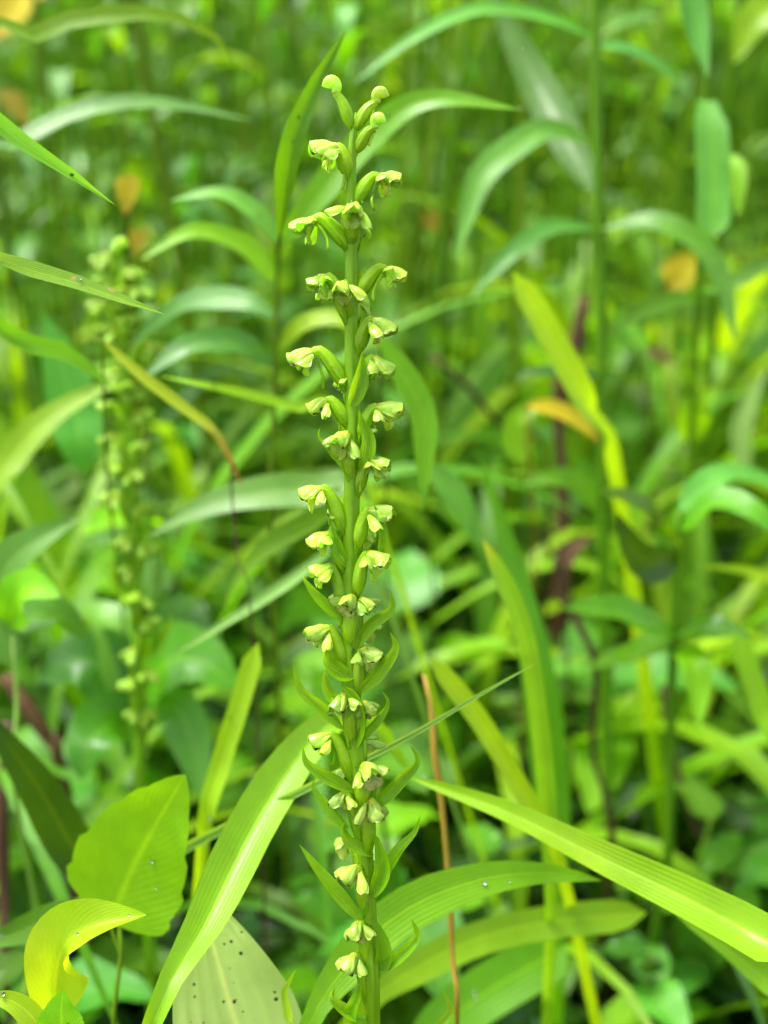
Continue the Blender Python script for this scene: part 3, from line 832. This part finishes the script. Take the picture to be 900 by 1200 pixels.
herb('willow_leaved_herb', 'leafy stalk just left of the orchid top with arching and upright leaves', [(318, 640, .40), (321, 480, .39), (325, 330, .38), (328, 235, .365), (333, 215, .36)], 8,
     [('teal', 26, [(327, 285, .37), (298, 248, .37), (255, 226, .37), (198, 236, .37)], dict(fold=.2, N=-FW + UP * .7)),
      ('lime', 30, [(325, 330, .38), (285, 288, .38), (225, 272, .375), (165, 305, .37)], dict(fold=.2, N=-FW + UP * .6)),
      ('teal', 34, [(322, 372, .385), (280, 352, .39), (210, 358, .40), (150, 408, .41)], dict(fold=.2, N=-FW + UP * .5)),
      ('teal', 35, [(322, 428, .39), (280, 402, .38), (220, 405, .375), (165, 445, .37)], dict(fold=.2, N=-FW + UP * .5)),
      ('green', 27, [(327, 275, .31), (340, 180, .30), (368, 105, .295), (406, 35, .29)], dict(fold=.4, N=-FW, kind='blade')),
      ('lime', 26, [(327, 410, .388), (355, 380, .385), (400, 375, .38), (450, 410, .38)], dict(fold=.2)),
      ('green', 40, [(328, 290, .355), (365, 240, .35), (430, 165, .35), (500, 118, .345), (610, 128, .34)], dict(fold=.25, N=-FW + UP * .3))])
herb('broad_leaved_herb', 'toothed leaved herb in the right middle with leaves spread round its stem', [(782, 1010, .44), (786, 860, .43), (790, 720, .42), (795, 600, .41)], 13,
     [('broad', 62, [(788, 745, .42), (745, 725, .415), (705, 715, .41), (660, 714, .405)], dict(kind='lance', serr=10, N=UPN)),
      ('broad', 56, [(792, 745, .42), (820, 738, .41), (850, 740, .405), (880, 748, .40)], dict(kind='ovate', serr=12, N=UPN)),
      ('lime', 36, [(796, 760, .42), (812, 775, .405), (818, 810, .40), (818, 858, .395)], dict(kind='lance', N=-FW)),
      ('broad', 60, [(786, 760, .42), (750, 765, .43), (715, 775, .44), (680, 780, .45)], dict(kind='ovate', serr=12, N=UPN)),
      ('herb', 54, [(795, 640, .41), (770, 610, .40), (745, 590, .395), (700, 575, .39)], dict(kind='lance', N=UPN)),
      ('broad', 46, [(797, 620, .41), (840, 590, .40), (880, 600, .39), (930, 640, .385)], dict(kind='lance', N=-FW + UP)),
      ('teal', 40, [(797, 600, .41), (840, 560, .42), (885, 560, .42), (940, 580, .42)], dict(kind='lance', N=UPN)),
      ('deep', 46, [(793, 655, .415), (760, 660, .40), (740, 640, .39), (722, 600, .385)], dict(kind='lance', N=-FW))])
herb('broad_leaved_herb', 'herb behind the second orchid foot with glossy toothed leaves', [(150, 1010, .43), (160, 900, .42), (165, 800, .42)], 8,
     [('broad', 96, [(170, 800, .42), (200, 775, .41), (235, 775, .405), (282, 806, .40)], dict(kind='ovate', serr=16, N=UPN * .6 - FW * .5)),
      ('teal', 58, [(172, 830, .42), (205, 830, .41), (225, 870, .405), (236, 940, .40)], dict(kind='lance', N=-FW)),
      ('broad', 90, [(160, 815, .42), (120, 780, .42), (85, 775, .42), (45, 800, .42)], dict(kind='ovate', serr=16, N=UPN * .6 - FW * .5)),
      ('broad', 84, [(160, 860, .42), (130, 850, .41), (105, 870, .40), (95, 915, .395)], dict(kind='ovate', serr=14, N=UPN * .6 - FW * .5)),
      ('teal', 70, [(165, 830, .42), (140, 745, .425), (110, 715, .43), (75, 705, .43)], dict(kind='ovate', serr=12, N=UPN))])
herb('broad_leaved_herb', 'herb at the left edge with a yellow green cupped leaf on a pale stalk', [(18, 930, .36), (20, 830, .36), (15, 745, .36)], 7,
     [('broadlime', 56, [(10, 735, .36), (20, 700, .355), (40, 688, .35), (70, 700, .345)], dict(kind='ovate', N=UPN * .5 - FW * .6)),
      ('broad', 74, [(15, 745, .36), (45, 720, .37), (75, 725, .375), (105, 750, .38)], dict(kind='ovate', serr=12, N=UPN)),
      ('teal', 60, [(18, 780, .36), (-5, 720, .36), (15, 655, .36), (95, 605, .36)], dict(kind='lance', N=UPN * .5 - FW * .7))], stemmat='palestalk')

# --- coloured accents, each leaf on a stalk of its own
def stalked(label, mat, wpx, pts, kind='lance', smat='stalk', **kw):
    p = pts[0]
    herb('stalked_leaf', label, [(p[0] + 8, p[1] + 180, p[2] + .05), (p[0] + 2, p[1] + 70, p[2] + .02), p], 4, [(mat, wpx, pts, dict(kind=kind, **kw))], cat='leaf', stemmat=smat)
stalked('yellow leaf with a reddish stalk beside the tall leafy stalk', 'yellow', 24, [(618, 476, .43), (645, 478, .43), (675, 492, .43), (704, 518, .43)], smat='orange')
stalked('round golden leaf hanging in the thicket at upper right', 'yellow', 44, [(790, 300, .60), (795, 315, .60), (793, 330, .60), (785, 345, .60)], kind='ovate')
stalked('small golden leaf above the second orchid', 'yellow', 27, [(147, 205, .42), (150, 218, .42), (149, 235, .42), (146, 252, .42)], kind='ovate', smat='darkstalk')
stalked('bright yellow blurred leaf in the top left corner', 'yellow', 60, [(40, -30, .6), (25, -5, .6), (10, 20, .6), (-10, 50, .6)], kind='ovate')
stalked('dull gold blurred leaf below the top left arches', 'ochre', 26, [(0, 105, .55), (20, 125, .55), (35, 150, .55)], smat='darkstalk')
stalked('tiny gold leaf hidden behind the second orchid top', 'ochre', 22, [(160, 268, .5), (163, 280, .5), (158, 300, .5)], kind='ovate')
stalked('lime leaf beside the yellow leaf in the right middle', 'lime', 34, [(612, 540, .45), (605, 515, .45), (610, 490, .45), (640, 470, .45)], kind='ovate')
stalked('orange brown leaf patch low in the right middle', 'ochre', 20, [(735, 632, .5), (745, 640, .5), (762, 655, .5)], smat='darkstalk')
stalked('rust coloured curled leaf behind the tall leafy stalk', 'brown', 22, [(662, 690, .47), (658, 665, .47), (675, 640, .47), (698, 628, .47)], smat='darkstalk')
stalked('small reddish leaf speck at the right above the toothed herb', 'brown', 14, [(755, 412, .6), (772, 415, .6), (795, 428, .6)], smat='darkstalk')
stalked('ochre leaf in the thicket left of the upper hanging leaf', 'ochre', 26, [(495, 250, .7), (510, 262, .7), (530, 275, .7)], smat='darkstalk')
stalked('slender leaf with a withered brown drooping tip beside the second orchid', 'brown_tip', 15, [(120, 398, .33), (165, 440, .33), (215, 478, .33), (254, 510, .33), (285, 572, .33)], fold=.4)
stalked('slim green leaf hanging just right of the orchid middle flowers', 'green', 34, [(445, 395, .34), (468, 432, .34), (494, 482, .34), (498, 530, .34), (494, 600, .34)], fold=.3)
stalked('sage sheened leaf right of the orchid middle', 'teal', 34, [(500, 545, .42), (525, 570, .42), (545, 600, .42), (562, 640, .42)])
stalked('pale feathery grass spike at the right edge', 'fernpale', 24, [(872, 560, .6), (868, 510, .6), (878, 470, .6), (900, 430, .6)])
stalked('pointed bright leaf at the top right corner', 'lime', 56, [(960, -40, .5), (915, 0, .5), (880, 30, .5), (860, 75, .5)])

# --- dead curled stems
def dead(label, pts, w_, mat='brown', seed=0, jit=.003):
    rr = np.random.default_rng(seed)
    P = [at(*p) for p in pts]
    b = P[0].copy(); b[2] = -.003
    P = [b] + [p + rr.uniform(-jit, jit, 3) for p in P]
    d = pts[0][2]
    R = w_ * .5 * d * K * rr.uniform(.5, 1.15, 14)
    solo('dead_stem', tube(P, R, 40, 9, ridge=.25, nridge=3), M[mat], label, 'stem')
dead('thick reddish brown dead stem standing behind the tall leafy stalk', [(648, 900, .62), (650, 700, .61), (655, 600, .60), (662, 480, .59), (678, 400, .58), (684, 345, .58)], 19, seed=1)
dead('dark brown dead stalk at the left edge low down', [(18, 1180, .40), (14, 1050, .40), (12, 930, .40), (5, 840, .40)], 13, 'darkstalk', 2)
dead('russet withered curled stalk low at the left', [(80, 900, .43), (65, 870, .43), (40, 835, .43), (15, 790, .43)], 18, seed=3)
dead('dark red stalk below the rust leaf on the right', [(708, 1000, .46), (703, 880, .455), (690, 780, .45), (660, 700, .45), (655, 660, .45)], 9, 'darkstalk', 4)
dead('thin brown stalk crossing at the lower right', [(850, 1060, .47), (815, 960, .465), (790, 870, .46), (770, 800, .46)], 8, 'darkstalk', 5)
dead('fine reddish twig slanting right of the orchid', [(640, 560, .55), (590, 505, .54), (540, 450, .53), (510, 420, .53)], 7, 'brown', 6)
dead('hair thin brown thread hanging between the two orchids', [(292, 760, .34), (288, 680, .34), (284, 600, .34), (272, 540, .335)], 3, 'darkstalk', 7)


dead('thin orange brown stalk rising from the bottom edge right of the orchid', [(533, 1230, .30), (529, 1130, .302), (524, 1030, .305), (518, 940, .308), (511, 880, .31), (505, 835, .313), (498, 790, .315)], 8, 'orange', 9, .0006)

# ------------------------------------------------------------------ filler plants (prototypes, then copies sharing meshes)
def leaf_template(kind, wl, arch, droop, m=5, n=9, serr=0, seed=0):
    t = np.linspace(0, 1, 7)
    P = np.stack([t - .12 * droop * t ** 2, .06 * np.sin(t * 3 + seed), arch * t - droop * t ** 2], 1)
    return ribbon(P, wl, kind, N=np.array([0, 0, 1.0]), n=n, m=m, fold=.25, wave=.10, serr=serr, seed=seed)


LT = {}
for i in range(5):
    LT['lance', i] = leaf_template('lance', .17 + .02 * i, .35 + .1 * i, .55 + .12 * i, seed=i, n=11)
    LT['ovate', i] = leaf_template('ovate', .52 + .05 * i, .15 + .05 * i, .25 + .08 * i, seed=i + 9, serr=9, n=19)
    LT['blade', i] = leaf_template('blade', .024 + .004 * i, 1.1 + .25 * i, .75 + .28 * i, seed=i + 20, n=16, m=3)
ME = {}
for (k, i), (V, F, U) in LT.items():
    for mt in {'lance': ('herb', 'teal', 'lime'), 'ovate': ('broad', 'teal', 'broadlime'), 'blade': ('green', 'lime', 'deep')}[k]:
        ME[k, i, mt] = mesh('leaf_' + k, V, F, M[mt], U)


def place(o, loc, rx, ry, rz, s, parent):
    COL.objects.link(o)
    o.parent = parent
    o.location = loc; o.rotation_euler = (rx, ry, rz); o.scale = (s, s, s)


def proto(species, seed):
    r = random.Random(seed)
    root = bpy.data.objects.new({'lance': 'willow_leaved_herb', 'ovate': 'broad_leaved_herb', 'blade': 'grass_tuft'}[species], None)
    COL.objects.link(root)
    if species == 'lance':
        h = r.uniform(.45, .6); bend = r.uniform(-.05, .05)
        P = [(0, 0, -.02), (bend * .2, 0, h * .4), (bend, bend, h)]
        me = mesh('stem', *tube(P, [.0022, .0018, .0009], 10, 6)[:2], M['stalk'])
        place(bpy.data.objects.new('stem', me), (0, 0, 0), 0, 0, 0, 1, root)
        nl = 17
        for k in range(nl):
            t = .15 + .85 * k / (nl - 1)
            x = bend * t * t
            mt = r.choices(['herb', 'teal', 'lime'], [6, 3, 1])[0]
            o = bpy.data.objects.new('leaf', ME['lance', r.randrange(5), mt])
            place(o, (x, x * .6, h * t), 0, r.uniform(-.5, .1) - (.5 if k > nl - 4 else 0), k * 2.4 + r.uniform(-.4, .4), r.uniform(.055, .105) * (1 - .35 * t), root)
    elif species == 'ovate':
        h = r.uniform(.09, .2)
        me = mesh('stem', *tube([(0, 0, -.01), (.004, .004, h * .5), (0, .008, h)], [.0016, .0013, .001], 8, 6)[:2], M['stalk'])
        place(bpy.data.objects.new('stem', me), (0, 0, 0), 0, 0, 0, 1, root)
        for k in range(9):
            t = .3 + .7 * (k // 2) / 4
            mt = r.choices(['broad', 'teal', 'broadlime'], [6, 2, 2])[0]
            o = bpy.data.objects.new('leaf', ME['ovate', r.randrange(5), mt])
            place(o, (0, .006 * t, h * t), 0, r.uniform(-.5, .2), (k % 2) * 3.14 + (k // 2) * 1.57 + r.uniform(-.3, .3), r.uniform(.032, .062) * (1.15 - .35 * t), root)
    else:
        for k in range(10):
            mt = r.choices(['green', 'lime', 'deep'], [5, 4, 2])[0]
            o = bpy.data.objects.new('leaf', ME['blade', r.randrange(5), mt])
            o.name = 'blade'
            place(o, (r.uniform(-.01, .01), r.uniform(-.01, .01), -.005), 0, r.uniform(-.5, .25), k * 2.4 + r.uniform(-.5, .5), r.uniform(.22, .36), root)
    return root


def copy_tree(o):
    c = o.copy(); COL.objects.link(c)
    for ch in o.children:
        d = ch.copy(); COL.objects.link(d); d.parent = c
    return c


SPN = {'lance': 'narrow leaved herb', 'ovate': 'broad leaved herb', 'blade': 'grass tuft'}


def zone(x, y, sp):
    d = y * math.cos(PITCH) + .25 * math.sin(PITCH)
    px = 450 + x / d / K
    side = 'left of the second orchid' if px < 120 else 'between the two orchids' if px < 400 else 'just right of the orchid' if px < 640 else 'behind the tall leafy stalk' if px < 790 else 'toward the right edge'
    far = 'low and near' if y < .62 else 'halfway back' if y < 1.05 else 'deep back'
    adj = 'blurred'
    return f'{adj} {SPN[sp]} {far} {side}', f'{SPN[sp]}s {far} {side}'


FILL = {}
for sp, cntp, y0, y1, sc in (('lance', 84, .62, 1.75, (.75, 1.25)), ('ovate', 170, .32, 1.25, (.6, 1.3)), ('blade', 64, .46, 1.6, (.7, 1.4))):
    protos = [proto(sp, 40 + q * 7) for q in range(5)]
    used = [False] * 5
    for i in range(cntp):
        u = (i + random.random()) / cntp
        y = y0 + (y1 - y0) * u
        x = random.uniform(-1, 1) * (.40 * y + .12)
        q = i % 5
        o = protos[q] if not used[q] else copy_tree(protos[q])
        used[q] = True
        o.location = (x, y, 0)
        o.rotation_euler = (random.uniform(-.12, .12), random.uniform(-.12, .12), random.uniform(0, 6.28))
        s_ = random.uniform(*sc)
        o.scale = (s_, s_, s_)
        la, gr = zone(x, y, sp)
        FILL.setdefault(la, []).append(o)
        setp(o, la, {'lance': 'herb', 'ovate': 'herb', 'blade': 'grass'}[sp], gr)


ORD = ['leftmost', 'second from left', 'third from left', 'fourth from left', 'fifth from left', 'sixth from left', 'seventh from left', 'eighth from left', 'ninth from left', 'tenth from left', 'eleventh from left', 'twelfth from left', 'thirteenth from left']
for la, os_ in FILL.items():
    os_.sort(key=lambda o: o.location.x / (o.location.y * math.cos(PITCH) + .25 * math.sin(PITCH)))
    nn = len(os_)
    for i, o in enumerate(os_):
        w_ = ORD[i] if i <= nn / 2 and i < 13 else ORD[nn - 1 - i].replace('left', 'right') if nn - 1 - i < 13 else 'in the middle'
        o['label'] = la.replace('blurred ', '') + (', ' + w_ if nn > 1 else '')

# ------------------------------------------------------------------ masses nobody could count
def scatter(tmpl, N, loc, scl, yaw, pitch, roll=None):
    V, F, U = tmpl
    cy, sy, cp, sp_ = np.cos(yaw), np.sin(yaw), np.cos(pitch), np.sin(pitch)
    roll = np.zeros(N) if roll is None else roll
    cr, sr = np.cos(roll), np.sin(roll)
    P = V[None] * scl[:, None, None]
    x, y, z = P[..., 0], P[..., 1], P[..., 2]
    y, z = y * cr[:, None] - z * sr[:, None], y * sr[:, None] + z * cr[:, None]
    x, z = x * cp[:, None] - z * sp_[:, None], x * sp_[:, None] + z * cp[:, None]
    x, y = x * cy[:, None] - y * sy[:, None], x * sy[:, None] + y * cy[:, None]
    P = np.stack([x, y, z], -1) + loc[:, None]
    nv = len(V)
    Fx = (F[None] + (np.arange(N) * nv)[:, None, None]).reshape(-1, F.shape[1])
    return P.reshape(-1, 3), Fx, np.tile(U, (N, 1))


def small(kind, wl, arch, droop, seed, n=7, m=3):
    return leaf_template(kind, wl, arch, droop, m=m, n=n, seed=seed)


def stuff(name, geos, mat, label, cat):
    solo(name, join(geos), M[mat], label, cat, kind='stuff', loc=np.zeros(3))


# low ground cover
N = 9000
Yg = .22 + RNG.random(N) ** 1.3 * 2.2
Xg = RNG.uniform(-1, 1, N) * (.45 * Yg + .15)
loc = np.stack([Xg, Yg, RNG.random(N) ** 1.5 * .07], 1)
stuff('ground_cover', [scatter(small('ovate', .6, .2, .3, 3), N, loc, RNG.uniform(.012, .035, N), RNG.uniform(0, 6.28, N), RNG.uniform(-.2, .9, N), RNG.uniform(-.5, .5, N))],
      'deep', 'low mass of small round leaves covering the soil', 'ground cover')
N = 2600
Yg = .2 + RNG.random(N) * 2.2; Xg = RNG.uniform(-1, 1, N) * (.45 * Yg + .15)
loc = np.stack([Xg, Yg, RNG.random(N) * .012], 1)
stuff('leaf_litter', [scatter(small('lance', .35, .1, .15, 5), N, loc, RNG.uniform(.015, .05, N), RNG.uniform(0, 6.28, N), RNG.uniform(-.2, .3, N), RNG.uniform(-.8, .8, N))],
      'brown', 'brown fallen leaves littering the soil', 'leaf litter')
N = 3800
Yg = .36 + RNG.random(N) ** 1.1 * 1.7; Xg = RNG.uniform(-1, 1, N) * (.44 * Yg + .12)
loc = np.stack([Xg, Yg, np.full(N, -.004)], 1)
for q_, mt_ in enumerate(('green', 'deep', 'herb')):
    sl = slice(q_, None, 3); nn_ = len(loc[sl])
    stuff('fine_grass', [scatter(small('blade', .035, 1.3 + .2 * q_, 1.0 + .3 * q_, q_, n=10), nn_, loc[sl], RNG.uniform(.06, .20, nn_), RNG.uniform(0, 6.28, nn_), RNG.uniform(-.4, .4, nn_))],
          mt_, ('pale', 'dark', 'mid') [q_] + ' green fine grass tangled low between the herbs', 'grass')
# thicket behind: stems and leaves up to 1.6 m
N = 15000
Yg = 1.75 + RNG.random(N) ** 1.4 * 4.5; Xg = RNG.uniform(-1, 1, N) * (.5 * Yg + .5)
hz = RNG.random(N) * (.45 + .28 * (Yg - 1.5))
loc = np.stack([Xg, Yg, hz], 1)
half = N // 2
yaw = RNG.uniform(0, 6.28, N); pit = RNG.uniform(-.3, .9, N)
stuff('distant_undergrowth', [scatter(small('lance', .22, .4, .7, 1), half, loc[:half], RNG.uniform(.08, .17, half), yaw[:half], pit[:half]),
                              scatter(small('lance', .35, .3, .5, 2), N - half, loc[half:], RNG.uniform(.07, .15, N - half), yaw[half:], pit[half:])],
      'green', 'far mass of blurred green leaves filling the background', 'undergrowth')
N = 6000
Yg = 6.3 + RNG.random(N) * 3.5; Xg = RNG.uniform(-1, 1, N) * (.6 * Yg + 1.5)
loc = np.stack([Xg, Yg, RNG.random(N) * 3.4], 1)
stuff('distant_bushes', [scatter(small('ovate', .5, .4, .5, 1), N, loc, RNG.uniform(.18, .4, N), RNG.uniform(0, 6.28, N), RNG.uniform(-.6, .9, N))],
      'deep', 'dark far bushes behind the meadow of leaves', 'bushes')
N = 520
Yg = .6 + RNG.random(N) ** 1.2 * 3.2; Xg = RNG.uniform(-1, 1, N) * (.42 * Yg + .1)
loc = np.stack([Xg, Yg, np.full(N, -.01)], 1)
stk = tube([(0, 0, 0), (.5, .01, .01), (1, .03, .05)], [.0045, .0035, .0015], 6, 6)
stuff('fine_stalks', [scatter(stk, N, loc, RNG.uniform(.4, .85, N), RNG.uniform(0, 6.28, N), RNG.uniform(1.15, 1.65, N))],
      'stalk', 'countless thin upright green stalks in the blurred thicket', 'stalks')
